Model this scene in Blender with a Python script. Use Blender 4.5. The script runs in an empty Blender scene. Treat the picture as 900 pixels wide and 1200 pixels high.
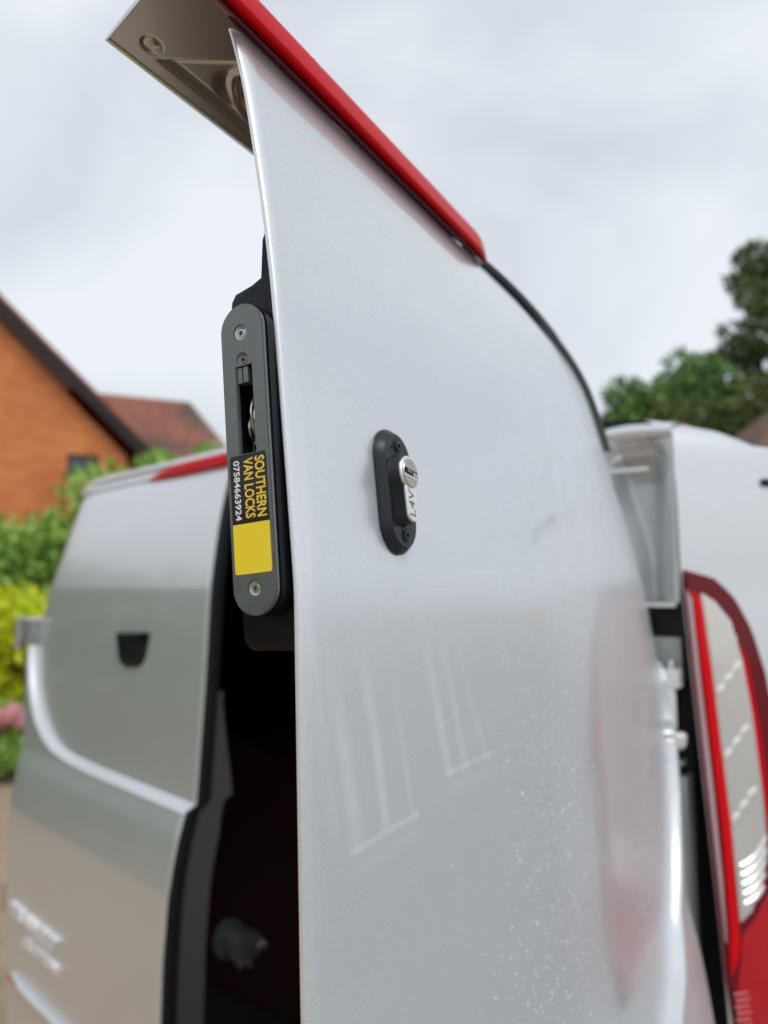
import bpy, bmesh, math, random
import numpy as np
from mathutils import Vector, Matrix, Euler
random.seed(7); rng = np.random.default_rng(7)
SC = bpy.context.scene
COL = SC.collection
EYE = 1.65                                   # camera height above the drive (m)
PITCH = math.atan(90/890)

# ------------------------------------------------------------------ camera
cam = bpy.data.objects.new('camera', bpy.data.cameras.new('camera'))
COL.objects.link(cam); SC.camera = cam
cam.location = (0, 0, EYE); cam.rotation_euler = (math.pi/2+PITCH, 0, 0)
cam.data.sensor_fit = 'VERTICAL'; cam.data.sensor_height = 36; cam.data.lens = 36*890/1200
cam.data.clip_start = 0.02; cam.data.clip_end = 3000
cam.data.dof.use_dof = True; cam.data.dof.focus_distance = 0.33; cam.data.dof.aperture_fstop = 26.7/4.1

# ------------------------------------------------------------------ world and sun (overcast)
SUN_EL, SUN_AZ = math.radians(52), math.radians(150)     # azimuth clockwise from +Y: behind the camera's right shoulder
wd = bpy.data.worlds.new('World'); SC.world = wd; wd.use_nodes = True
nt = wd.node_tree; N = nt.nodes; LK = nt.links; N.clear()
out = N.new('ShaderNodeOutputWorld'); bg = N.new('ShaderNodeBackground'); LK.new(bg.outputs[0], out.inputs[0])
sky = N.new('ShaderNodeTexSky'); sky.sky_type = 'NISHITA'; sky.sun_disc = False
sky.sun_elevation = SUN_EL; sky.sun_rotation = SUN_AZ; sky.dust_density = 3
tc = N.new('ShaderNodeTexCoord')
mp = N.new('ShaderNodeMapping'); mp.inputs['Scale'].default_value = (1, 1, 1.6); LK.new(tc.outputs['Generated'], mp.inputs[0])
nz = N.new('ShaderNodeTexNoise'); nz.inputs['Scale'].default_value = 1.9; nz.inputs['Detail'].default_value = 4; nz.inputs['Roughness'].default_value = .5
nz.inputs['Distortion'].default_value = .4
LK.new(mp.outputs[0], nz.inputs['Vector'])
cr = N.new('ShaderNodeValToRGB'); cr.color_ramp.elements[0].position = .38; cr.color_ramp.elements[1].position = .66
cr.color_ramp.elements[0].color = (4.85, 5.35, 5.95, 1); cr.color_ramp.elements[1].color = (7.0, 7.35, 7.75, 1)
LK.new(nz.outputs[0], cr.inputs[0])
mx = N.new('ShaderNodeMix'); mx.data_type = 'RGBA'; mx.inputs[0].default_value = .94
LK.new(sky.outputs[0], mx.inputs[6]); LK.new(cr.outputs[0], mx.inputs[7]); LK.new(mx.outputs[2], bg.inputs[0])
bg.inputs[1].default_value = .1
sun = bpy.data.objects.new('sun', bpy.data.lights.new('sun', 'SUN')); COL.objects.link(sun)
sun.data.energy = 1.0; sun.data.angle = math.radians(25); sun.data.color = (1, .97, .92)
sd = Vector((math.sin(SUN_AZ)*math.cos(SUN_EL), math.cos(SUN_AZ)*math.cos(SUN_EL), math.sin(SUN_EL)))
sun.rotation_euler = sd.to_track_quat('Z', 'Y').to_euler()
SC.view_settings.view_transform = 'Standard'; SC.view_settings.look = 'None'
SC.view_settings.exposure = 0.33; SC.view_settings.gamma = 1

# ------------------------------------------------------------------ materials
def mat(name, col, rough=.5, metal=0, coat=0, coat_rough=.03, trans=0, ior=1.45, noise=None, bump=None, rough_noise=None, spec=.5, alpha=None):
    m = bpy.data.materials.new(name); m.use_nodes = True
    t = m.node_tree; b = t.nodes['Principled BSDF']
    b.inputs['Base Color'].default_value = (*col, 1); b.inputs['Roughness'].default_value = rough
    b.inputs['Metallic'].default_value = metal; b.inputs['Coat Weight'].default_value = coat
    b.inputs['Coat Roughness'].default_value = coat_rough; b.inputs['Transmission Weight'].default_value = trans
    b.inputs['IOR'].default_value = ior; b.inputs['Specular IOR Level'].default_value = spec
    tcn = t.nodes.new('ShaderNodeTexCoord')
    if noise:      # (scale, second colour, contrast)
        n = t.nodes.new('ShaderNodeTexNoise'); n.inputs['Scale'].default_value = noise[0]; n.inputs['Detail'].default_value = 6
        t.links.new(tcn.outputs['Object'], n.inputs['Vector'])
        r = t.nodes.new('ShaderNodeValToRGB'); c = noise[2]
        r.color_ramp.elements[0].position = .5-c; r.color_ramp.elements[1].position = .5+c
        r.color_ramp.elements[0].color = (*col, 1); r.color_ramp.elements[1].color = (*noise[1], 1)
        t.links.new(n.outputs[0], r.inputs[0]); t.links.new(r.outputs[0], b.inputs['Base Color'])
    if bump:       # (scale, strength, distance)
        n = t.nodes.new('ShaderNodeTexNoise'); n.inputs['Scale'].default_value = bump[0]; n.inputs['Detail'].default_value = 4
        t.links.new(tcn.outputs['Object'], n.inputs['Vector'])
        bp = t.nodes.new('ShaderNodeBump'); bp.inputs['Strength'].default_value = bump[1]; bp.inputs['Distance'].default_value = bump[2]
        t.links.new(n.outputs[0], bp.inputs['Height']); t.links.new(bp.outputs[0], b.inputs['Normal'])
    if rough_noise:
        n = t.nodes.new('ShaderNodeTexNoise'); n.inputs['Scale'].default_value = rough_noise[0]; n.inputs['Detail'].default_value = 5
        t.links.new(tcn.outputs['Object'], n.inputs['Vector'])
        mr = t.nodes.new('ShaderNodeMapRange'); mr.inputs[1].default_value = .3; mr.inputs[2].default_value = .7
        mr.inputs[3].default_value = rough_noise[1]; mr.inputs[4].default_value = rough_noise[2]
        t.links.new(n.outputs[0], mr.inputs[0]); t.links.new(mr.outputs[0], b.inputs['Roughness'])
    return m

def paint(name, streaks=False):
    """silver metallic paint with a wet clear coat, rain film and (on the open door) dried water runs"""
    m = mat(name, (.60, .63, .65), rough=.32, metal=.6, coat=.9, coat_rough=.06)
    t = m.node_tree; b = t.nodes['Principled BSDF']; L = t.links
    tcn = t.nodes.new('ShaderNodeTexCoord')
    def noise(scale, det=4, vec=None):
        n = t.nodes.new('ShaderNodeTexNoise'); n.inputs['Scale'].default_value = scale; n.inputs['Detail'].default_value = det
        L.new(vec or tcn.outputs['Object'], n.inputs['Vector']); return n.outputs[0]
    def math_(op, a, c=None, clamp=False):
        n = t.nodes.new('ShaderNodeMath'); n.operation = op; n.use_clamp = clamp
        for i, v in enumerate((a, c)):
            if v is None: continue
            if isinstance(v, (int, float)): n.inputs[i].default_value = v
            else: L.new(v, n.inputs[i])
        return n.outputs[0]
    def rng_(v, a, c, d, e):
        n = t.nodes.new('ShaderNodeMapRange'); n.inputs[1].default_value = a; n.inputs[2].default_value = c
        n.inputs[3].default_value = d; n.inputs[4].default_value = e; L.new(v, n.inputs[0]); return n.outputs[0]
    # flake sparkle + film
    fl = noise(900, 3)
    film = noise(14, 5)
    r1 = rng_(film, .35, .7, .03, .11)
    L.new(r1, b.inputs['Coat Roughness'])
    mxn = t.nodes.new('ShaderNodeMix'); mxn.data_type = 'RGBA'
    mxn.inputs[6].default_value = (.71, .735, .752, 1); mxn.inputs[7].default_value = (.82, .84, .855, 1)
    L.new(rng_(fl, .25, .75, 0, 1), mxn.inputs[0])
    last = mxn.outputs[2]
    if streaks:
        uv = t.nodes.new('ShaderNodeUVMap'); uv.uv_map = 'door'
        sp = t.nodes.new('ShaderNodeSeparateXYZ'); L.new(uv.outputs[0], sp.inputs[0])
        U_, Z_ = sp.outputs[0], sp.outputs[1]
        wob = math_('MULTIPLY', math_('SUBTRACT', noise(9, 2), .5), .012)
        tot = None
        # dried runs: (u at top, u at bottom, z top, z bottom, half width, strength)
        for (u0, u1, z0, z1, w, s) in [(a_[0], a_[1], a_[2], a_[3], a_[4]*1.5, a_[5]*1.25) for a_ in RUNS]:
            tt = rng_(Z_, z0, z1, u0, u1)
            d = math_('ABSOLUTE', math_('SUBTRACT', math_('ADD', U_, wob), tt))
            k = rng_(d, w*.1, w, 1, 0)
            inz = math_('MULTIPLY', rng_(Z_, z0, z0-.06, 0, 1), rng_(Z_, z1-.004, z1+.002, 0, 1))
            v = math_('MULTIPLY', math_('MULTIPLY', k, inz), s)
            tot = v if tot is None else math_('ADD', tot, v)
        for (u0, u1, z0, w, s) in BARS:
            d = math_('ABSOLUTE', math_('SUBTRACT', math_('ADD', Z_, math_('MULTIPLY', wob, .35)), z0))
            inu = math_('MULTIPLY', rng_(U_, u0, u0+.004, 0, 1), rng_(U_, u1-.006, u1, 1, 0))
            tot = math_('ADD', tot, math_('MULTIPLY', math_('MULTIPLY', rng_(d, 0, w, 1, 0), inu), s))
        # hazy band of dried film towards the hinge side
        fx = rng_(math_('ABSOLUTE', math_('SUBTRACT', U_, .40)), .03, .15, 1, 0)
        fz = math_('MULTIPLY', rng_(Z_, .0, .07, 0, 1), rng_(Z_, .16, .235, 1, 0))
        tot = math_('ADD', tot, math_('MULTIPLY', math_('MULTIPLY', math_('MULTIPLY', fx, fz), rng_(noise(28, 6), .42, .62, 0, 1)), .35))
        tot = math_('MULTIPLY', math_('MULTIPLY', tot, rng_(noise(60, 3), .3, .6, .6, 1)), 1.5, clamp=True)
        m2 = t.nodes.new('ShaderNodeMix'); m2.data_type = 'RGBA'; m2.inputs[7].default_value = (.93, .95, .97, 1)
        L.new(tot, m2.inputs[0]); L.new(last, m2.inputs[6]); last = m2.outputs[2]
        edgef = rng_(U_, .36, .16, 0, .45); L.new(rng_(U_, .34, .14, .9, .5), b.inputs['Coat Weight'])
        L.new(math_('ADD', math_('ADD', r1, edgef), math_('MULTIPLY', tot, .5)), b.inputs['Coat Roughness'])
    L.new(last, b.inputs['Base Color'])
    # fine orange peel and rain mist relief
    vor = t.nodes.new('ShaderNodeTexVoronoi'); vor.inputs['Scale'].default_value = 420; L.new(tcn.outputs['Object'], vor.inputs['Vector'])
    drop = rng_(vor.outputs['Distance'], .0, .33, 1, 0)
    patch = rng_(noise(7, 4), .46, .66, 0, 1)
    h = math_('ADD', math_('MULTIPLY', math_('MULTIPLY', drop, patch), .6), math_('MULTIPLY', noise(230, 3), .12))
    bp = t.nodes.new('ShaderNodeBump'); bp.inputs['Strength'].default_value = .22; bp.inputs['Distance'].default_value = .0006
    L.new(h, bp.inputs['Height']); L.new(bp.outputs[0], b.inputs['Coat Normal']); 
    return m

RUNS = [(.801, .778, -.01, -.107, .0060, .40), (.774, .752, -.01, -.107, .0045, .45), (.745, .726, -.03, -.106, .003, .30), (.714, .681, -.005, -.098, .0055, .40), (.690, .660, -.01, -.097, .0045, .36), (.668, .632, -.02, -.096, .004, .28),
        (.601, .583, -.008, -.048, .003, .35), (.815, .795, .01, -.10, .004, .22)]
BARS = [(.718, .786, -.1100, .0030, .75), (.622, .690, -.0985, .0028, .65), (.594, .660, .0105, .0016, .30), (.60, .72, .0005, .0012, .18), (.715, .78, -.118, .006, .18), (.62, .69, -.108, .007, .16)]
M = {}
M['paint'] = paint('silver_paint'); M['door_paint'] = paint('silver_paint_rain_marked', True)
M['lip_inner'] = mat('inner_sheet_metal', (.74, .68, .61), .24, metal=.75, coat=.6, coat_rough=.05)
M['plastic'] = mat('black_plastic', (.004, .005, .008), .32, spec=.3, bump=(900, .15, .0004), rough_noise=(120, .3, .5))
M['escut'] = mat('black_coated_metal', (.016, .019, .024), .34, metal=.2, bump=(1400, .2, .0003), rough_noise=(200, .28, .48))
M['rubber'] = mat('black_rubber', (.012, .013, .015), .55, bump=(200, .2, .001))
M['seam'] = mat('grey_seam_rubber', (.10, .105, .10), .45)
M['face'] = mat('grey_coated_steel', (.17, .18, .175), .36, metal=.55, coat=.25, coat_rough=.2, bump=(1500, .12, .0002), rough_noise=(150, .28, .46))
M['steel'] = mat('bright_steel', (.66, .66, .64), .28, metal=1, rough_noise=(300, .18, .36))
M['nickel'] = mat('satin_nickel', (.92, .89, .84), .30, metal=1, rough_noise=(500, .22, .38))
M['core'] = mat('brushed_nickel', (.50, .48, .42), .38, metal=1, rough_noise=(500, .3, .45))
M['zinc'] = mat('zinc_screw', (.45, .50, .47), .35, metal=1)
M['black'] = mat('matt_black', (.004, .004, .005), .8)
M['ink'] = mat('dark_ink', (.12, .08, .06), .6)
M['stk_black'] = mat('sticker_black', (.006, .006, .007), .4, coat=.3)
M['stk_yellow'] = mat('sticker_yellow', (1.0, .76, .03), .4, coat=.3)
M['stk_gold'] = mat('print_yellow', (.98, .66, .06), .45)
M['stk_white'] = mat('print_white', (.85, .85, .85), .45)
M['red'] = mat('red_lens', (.60, .001, .006), .3, coat=.05, coat_rough=.05, spec=.06, bump=(700, .25, .0008))
M['red_bright'] = mat('red_reflector', (.66, .001, .005), .25, coat=.12, spec=.15)
M['red_dark'] = mat('dark_red_lens', (.14, .001, .006), .18, coat=.2, coat_rough=.03, spec=.3)
M['clear'] = mat('clear_lens_back', (.64, .60, .56), .15, metal=.5, coat=.7, noise=(9, (.74, .71, .67), .3), bump=(60, .15, .002))
M['chrome'] = mat('chrome', (.85, .85, .84), .08, metal=1)
M['bead'] = mat('pink_white_prisms', (.85, .45, .45), .15, metal=.3)
M['badge'] = mat('badge_chrome', (.95, .95, .95), .35, metal=.4)
M['refl'] = mat('silvered_reflector', (.88, .87, .85), .28, metal=.5)
M['white_metal'] = mat('white_painted_hinge', (.74, .74, .72), .35, coat=.3)
M['beige'] = mat('beige_hinge_block', (.45, .42, .33), .5)
M['jamb'] = mat('grey_jamb_paint', (.33, .35, .35), .38, metal=.3, coat=.5, rough_noise=(20, .3, .5))
M['pillar'] = mat('silver_jamb_paint', (.55, .57, .58), .3, metal=.5, coat=.8, rough_noise=(20, .22, .4))
M['latch'] = mat('grey_latch_steel', (.09, .095, .10), .35, metal=.6)
M['darkgrey'] = mat('dark_inner_panel', (.085, .09, .092), .5)
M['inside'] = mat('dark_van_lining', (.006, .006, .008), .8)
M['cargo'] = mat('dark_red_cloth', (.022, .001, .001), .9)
M['tyre'] = mat('tyre_rubber', (.02, .02, .02), .8)
M['water'] = mat('rain_water', (.97, .98, 1.0), .03, trans=.5, ior=1.33)
M['glass'] = mat('window_glass', (.09, .11, .13), .08, spec=.8)
M['frame'] = mat('dark_window_frame', (.05, .055, .06), .5)
M['barge'] = mat('dark_bargeboard', (.018, .014, .014), .6)

# ------------------------------------------------------------------ mesh helpers
def link(name, me, m, parent=None, sharp=None, smooth=True):
    if isinstance(m, str): m = M[m]
    o = bpy.data.objects.new(name, me); COL.objects.link(o)
    if m: me.materials.append(m)
    if parent: o.parent = parent
    if smooth:
        me.polygons.foreach_set('use_smooth', [True]*len(me.polygons))
        me.set_sharp_from_angle(angle=math.radians(sharp or 32))
    return o

class MB:
    """collects vertices (already in world metres) and faces for one mesh"""
    def __init__(s, f=None): s.v = []; s.q = []; s.f = f or (lambda a, b, c: (a, b, c))
    def add(s, vs, fs):
        k = len(s.v); s.v += [s.f(*v) for v in vs]; s.q += [tuple(i+k for i in f) for f in fs]
    def box(s, a0, a1, b0, b1, c0, c1):
        s.add([(a, b, c) for a in (a0, a1) for b in (b0, b1) for c in (c0, c1)],
              [(0, 1, 3, 2), (4, 6, 7, 5), (0, 4, 5, 1), (2, 3, 7, 6), (0, 2, 6, 4), (1, 5, 7, 3)])
    def prism(s, rings, caps=True, close=True):
        """rings: list of equal-length point lists, skinned one to the next"""
        n = len(rings[0]); vs = [p for r in rings for p in r]; fs = []
        for i in range(len(rings)-1):
            for j in range(n if close else n-1):
                k = (j+1) % n; fs.append((i*n+j, i*n+k, (i+1)*n+k, (i+1)*n+j))
        if caps: fs += [tuple(range(n))[::-1], tuple(range((len(rings)-1)*n, len(rings)*n))]
        s.add(vs, fs)
    def grid(s, P):
        n, m = len(P), len(P[0]); vs = [p for r in P for p in r]
        s.add(vs, [(i*m+j, i*m+j+1, (i+1)*m+j+1, (i+1)*m+j) for i in range(n-1) for j in range(m-1)])
    def build(s, name, m, parent=None, sharp=None, smooth=True, bevel=0, recalc=True):
        me = bpy.data.meshes.new(name); off = Vector(parent_world(parent)) if parent else Vector((0, 0, 0))
        me.from_pydata([tuple(Vector(v)-off) for v in s.v], [], s.q); me.update()
        if recalc or bevel:
            b = bmesh.new(); b.from_mesh(me)
            if recalc: bmesh.ops.recalc_face_normals(b, faces=b.faces)
            if bevel:
                ed = [e for e in b.edges if len(e.link_faces) == 2 and e.calc_face_angle(0) > .6]
                bmesh.ops.bevel(b, geom=ed, offset=bevel, segments=2, affect='EDGES', profile=.7)
            b.to_mesh(me); b.free()
        return link(name, me, m, parent, sharp, smooth)

def parent_world(o):
    p = Vector((0, 0, 0))
    while o is not None: p += o.location; o = o.parent
    return p
def tag(o, label=None, cat=None, group=None, kind=None):
    for k, v in (('label', label), ('category', cat), ('group', group), ('kind', kind)):
        if v: o[k] = v
    return o
def empty(name, loc, *a, **k):
    o = bpy.data.objects.new(name, None); COL.objects.link(o); o.location = loc; o.empty_display_size = .1
    return tag(o, *a, **k)
def nrm(v): v = np.array(v, float); return v/np.linalg.norm(v)
def smooth01(t): t = np.clip(t, 0, 1); return t*t*(3-2*t)

# ------------------------------------------------------------------ van frames of reference
H1 = np.array((.366, 1.015)); U1 = nrm((-.489, -.872)); N1 = nrm((.872, -.489))     # open door: hinge, width and outward directions
H2 = np.array((-.872, 1.915)); U2 = nrm((.695, -.719)); N2 = nrm((-.719, -.695))    # door standing ajar
FW = nrm((.588, .809)); RT = nrm((.809, -.588))                                     # van forward and right
def near(u, n, z): p = H1+U1*u+N1*n; return (p[0], p[1], z+EYE)
def far(u, n, z): p = H2+U2*u+N2*n; return (p[0], p[1], z+EYE)
def body(f, r, z): p = H1+FW*f+RT*r; return (p[0], p[1], z+EYE)

W = .815
ZS = [-1.1, -.8, -.6, -.5, -.45, -.41, -.37, -.3, -.16, 0, .044, .09, .13, .16, .19, .22, .2345, .256, .27]
NS = [.045, .054, .052, .046, .038, .030, .018, .0135, .0055, 0, -.0046, -.0096, -.0142, -.0188, -.0244, -.0304, -.034, -.0405, -.046]
def g(z, kz=1):
    z = np.where(np.asarray(z) > 0, np.asarray(z)/kz, z)
    a = np.interp(z, ZS, NS); b = np.interp(z+.006, ZS, NS); c = np.interp(z-.006, ZS, NS)
    return (a+b+c)/3
UEZ = [-1.1, -.8, -.6, -.4, -.25, -.15, -.08, .02, .07, .118, .145, .185, .205, .22, .24, .25, .256]
UEU = [.12, .09, .06, .045, -.008, -.008, .02, .085, .12, .16, .178, .196, .205, .218, .25, .29, .34]
def uedge(z, kz=1):
    if kz != 1: return (np.interp(z, FEZ, FEU)+np.interp(np.asarray(z)+.03, FEZ, FEU)+np.interp(np.asarray(z)-.03, FEZ, FEU))/3
    return np.interp(z, UEZ, UEU)
FEZ = [-1.1, -.8, -.6, -.4, -.23, -.15, -.08, .02, .07, .12, .18, .25]; FEU = [.12, .09, .06, .045, .005, .0, .028, .083, .108, .130, .150, .156]
CU = [-.03, .0, .012, .02, .035, .06, .09, .13, .18, .24, .32, .45, 1.1]
CZ = [.10, .02, -.06, -.11, -.17, -.225, -.265, -.30, -.327, -.345, -.354, -.358, -.360]
cu = np.linspace(-.03, 1.0, 700); cz = np.interp(cu, CU, CZ)
ker = np.hanning(25); ker /= ker.sum(); cz = np.convolve(np.pad(cz, 12, 'edge'), ker, 'valid')
def ledge_dist(u, z):
    u = np.asarray(u, float); z = np.asarray(z, float); sh = np.broadcast(u, z).shape
    u = np.broadcast_to(u, sh).ravel(); z = np.broadcast_to(z, sh).ravel()
    d = np.empty(len(u))
    for i in range(0, len(u), 4000):
        d[i:i+4000] = np.sqrt(((u[i:i+4000, None]-cu[None])**2+(z[i:i+4000, None]-cz[None])**2).min(1))
    s = np.where(z < np.interp(u, cu, cz), 1, -1)
    return (d*s).reshape(sh)
def surf_n(u, z, kz=1, step=.019):
    u = np.asarray(u, float); z = np.asarray(z, float)
    n = g(z, kz)
    amp = step*smooth01((-.0-z)/.13)
    n = n+amp*(.68 if kz == 1 else 1)*smooth01(ledge_dist(u, z+(.072 if kz == 1 else 0)*smooth01((-.08-z)/.12))/(.0075 if kz == 1 else .012))
    e = u-uedge(z, kz)
    n = n-.007*np.clip(1-e/.018, 0, 1)**2-.005*np.clip(1-e/.12, 0, 1)**2-.0001*smooth01((.085-e)/.02)*smooth01((z+.35)/.1)
    return n

# ------------------------------------------------------------------ the van
van = empty('van', (*(H1*.5+H2*.5), 0), 'silver panel van seen from its rear corner with both back doors open on the drive', 'van')

def lip_end(u, n, z):
    """the roof lip runs a little past the door edge, more so towards the outside"""
    e = .27*max(0, n+.129)*float(np.interp(z, [.2562, .2590, .2625, .270, .275], [0, .2, .48, .8, 1]))
    return u+e*float(smooth01((u-(W-.05))/.05))
def rear_door(mp, kz, m, label, is_near):
    nu = 190
    zs = np.concatenate([np.linspace(-1.08, -.5, 60)[:-1], np.linspace(-.5, .0, 240)[:-1], np.linspace(0, .256*kz, 90)])
    a = np.linspace(0, 1, nu)**1.7; ue = uedge(zs, kz)
    Ug = ue[:, None]+(W-ue[:, None])*a[None]
    Zg = np.repeat(zs[:, None], nu, 1)
    Ng = surf_n(Ug, Zg, kz)
    # slight crown across the width and rolled hems on both side edges
    e = W-Ug; Ng -= .0012*np.clip(1-e/.004, 0, 1)**2
    rows = []; uvs = []
    for i in range(len(zs)):
        r = [(Ug[i, 0]+.012, Ng[i, 0]-.016, zs[i]), (Ug[i, 0]-.001, Ng[i, 0]-.006, zs[i])]
        r += [(Ug[i, j], Ng[i, j], zs[i]) for j in range(nu)]
        r += [(W+.0009, Ng[i, -1]-.0010, zs[i]), (W+.0009, Ng[i, -1]-.0022, zs[i]), (W-.0005, Ng[i, -1]-.003, zs[i]), (W-.014, Ng[i, -1]-.0035, zs[i])]
        rows.append(r)
    mb = MB(mp); mb.grid(rows)
    o = mb.build('rear_door', m, van, sharp=50, recalc=False)
    me = o.data; uv = me.uv_layers.new(name='door'); flat = [p for r in rows for p in r]
    li = np.empty(len(me.loops), int); me.loops.foreach_get('vertex_index', li)
    fa = np.array([(p[0], p[2]) for p in flat]); uv.data.foreach_set('uv', fa[li].ravel())
    tag(o, label)
    # top roof lip: continues the skin up and over towards the inside
    sec = [(-.0405, .2562), (-.0415, .259), (-.0425, .2625), (-.0445, .270), (-.048, .2862), (-.056, .2864), (-.078, .2858), (-.105, .2845), (-.124, .2828), (-.1268, .2822), (-.127, .2816), (-.1235, .2805)]
    us = list(np.linspace(.52, W+.0006, 60))
    if not is_near: sec = [(-.0405, .2562), (-.046, .2585), (-.046, .262), (-.040, .2635), (-.043, .27), (-.05, .283), (-.06, .292), (-.085, .296), (-.105, .294), (-.124, .289), (-.1275, .286), (-.127, .282), (-.1235, .2805)]; us = list(np.linspace(.150, W+.0006, 80))
    P = []
    for u in us:
        t = 1-np.clip((u-us[0])/.10, 0, 1); dz = (.028 if is_near else .006)*t*t; th = .011*float(smooth01((W-u-.003)/.03))
        P.append([(lip_end(u, n, z), n, (z-dz*max(0, (z-.2562)/.03)**.5*.9+(th if -.12 < n < -.05 else 0))*kz) for n, z in sec])
    mb = MB(mp); mb.grid(P); mb.add([(lip_end(W+.0006, n, z), n, z*kz) for n, z in sec]+[(lip_end(W+.0006, -.052, .28), -.052, .2845*kz)], [tuple(range(len(sec)+1))])
    lip = mb.build('roof_lip', 'paint', o, sharp=40)
    # pressed inner sheet under the lip
    nn = np.linspace(0, 1, 110); uu = np.concatenate([np.linspace(us[0]+.02, .62, 60)[:-1], np.linspace(.62, W, 230)])
    P = []
    for u in uu:
        row = []
        for s in nn:
            n = -.1255+s*(.1255-.046); z = .281+s*.0045
            du = W-u; dn = n+.1255; fd = min(dn-.0125, (du-.027-.62*max(0, dn-.012))*.85)
            lid = .0022*smooth01(fd/.003)+.0022*math.exp(-((fd-.0012)/.0016)**2)                # sunken field with a crisp groove inside a flat rim
            bd_ = math.hypot((du-.100)*.62, (dn-.043)); bowl = .0075*smooth01((.026-bd_)/.005)-.0016*math.exp(-((bd_-.0275)/.0018)**2)
            dish = .003*smooth01((.016-math.hypot((du-.075)*.6, dn-.030))/.008)
            hole = .0010*math.exp(-((math.hypot(du-.0175, dn-.0165)-.0042)/.0008)**2)
            row.append((lip_end(u, n, .28), n, (z-.03*max(0, 1-(u-us[0]-.02)/.10)**2+float(lid+bowl+dish+hole))*kz))
        P.append(row)
    mb = MB(mp); mb.grid(P); mb.build('inner_lip_panel', 'lip_inner', o, sharp=60)
    sc = MB(mp)
    if is_near:
        ring = lambda r, h: [(W-.0175+r*math.cos(t), -.1090+r*math.sin(t), h+.0063) for t in np.linspace(0, 2*math.pi, 20)[:-1]]
        sc.prism([ring(.0026, .2770), ring(.0024, .2752), ring(.0013, .2750), ring(.0011, .2760)]); sc.build('screw', 'paint', o)
    # inner pressing that closes the door from behind
    zz = np.linspace(-1.07, .262*kz, 120); P = []
    for z in zz:
        ue0 = float(uedge(z, kz)); gz = float(surf_n(.6, z, kz)); row = []
        for t in np.linspace(0, 1, 30):
            u = ue0+.012+(W-.02-.027-ue0)*t
            dpt = .03 if (z < -.95 or z > .16) else .048
            edge = smooth01(min(t, 1-t)/.08)
            row.append((u, min(gz, float(surf_n(u, z, kz)))-.006-dpt*edge*(.6+.4*smooth01((min(z+1.0, .2*kz-z))/.08)), z))
        P.append(row)
    mb = MB(mp); mb.grid(P); mb.build('inner_panel', 'darkgrey', o)
    return o

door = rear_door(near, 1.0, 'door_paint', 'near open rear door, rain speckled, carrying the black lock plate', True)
door2 = rear_door(far, .87, 'paint', 'far rear door standing ajar, out of focus', False)

# free edge of the far door: black seal and grey return flange
def edge_strip(name, mp, prof, m, parent, zr, u0=W-.004):
    P = []
    for z in np.linspace(zr[0], zr[1], 90):
        gz = float(surf_n(W, z, .87)); P.append([(u0+du, gz+dn, z) for du, dn in prof(z)])
    mb = MB(mp); mb.grid(P); return mb.build(name, m, parent)
edge_strip('door_seal', far, lambda z: [(.001, -.004), (.004, -.010), (.004, -.020), (-.001, -.034), (-.012, -.040)], 'rubber', door2, (-1.07, .2))
def flange(z):
    w = float(np.interp(z, [-1.1, -.7, -.55, -.42, -.36, -.28, -.2], [.052, .050, .050, .052, .044, .026, .010]))
    return [(-.006, -.028), (-.007, -.036), (-.008, -.038-w*.5), (-.010, -.040-w), (-.03, -.044-w)]
edge_strip('edge_flange', far, flange, 'darkgrey', door2, (-1.07, -.18))

# high-level brake lights on the lip
def brake_lamp(mp, kz, u0, u1, parent, sec, taper):
    mb = MB(mp); rings = []
    us = [u0]+list(np.linspace(u0+.001, u1-.03*(1 if u1 > u0 else -1), 40))+[u1-k*(1 if u1 > u0 else -1) for k in (.022, .014, .008, .004, .0012, 0)]
    cn = np.mean([s[0] for s in sec]); cz_ = np.mean([s[1] for s in sec])
    for u in us:
        d = abs(u1-u); k = min(1, math.sqrt(max(d, 1e-5)/taper)) if d < taper else 1
        d0 = abs(u-u0); k *= .86 if d0 < .0005 else 1
        rings.append([(u, sec[0][0]+(n-sec[0][0])*k, (sec[0][1]+(z-sec[0][1])*k)*kz) for n, z in sec])
    mb.prism(rings); return mb.build('brake_light', 'red', parent, sharp=28)
SEC = [(-.0440, .2650), (-.0385, .2600), (-.0322, .2568), (-.0308, .2572), (-.0302, .2585), (-.0318, .2690), (-.0345, .2735), (-.0400, .2790), (-.0470, .2830)]
bl = brake_lamp(near, 1, .838, .505, door, SEC, .035)
mb = MB(near); mb.prism([[(u, n, z) for n, z in ((-.0437, .2632), (-.0395, .2585), (-.0365, .2572), (-.0372, .2562), (-.0412, .2585), (-.0432, .2615))] for u in (.836, .83, .6, .52)])
mb.build('lamp_gasket', 'red_dark', door)
SEC2 = [(-.0405, .2560), (-.0330, .2570), (-.0320, .2600), (-.0360, .2800), (-.0430, .2870), (-.055, .288)]
brake_lamp(far, .87, .83, .50, door2, SEC2, .12)

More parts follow.
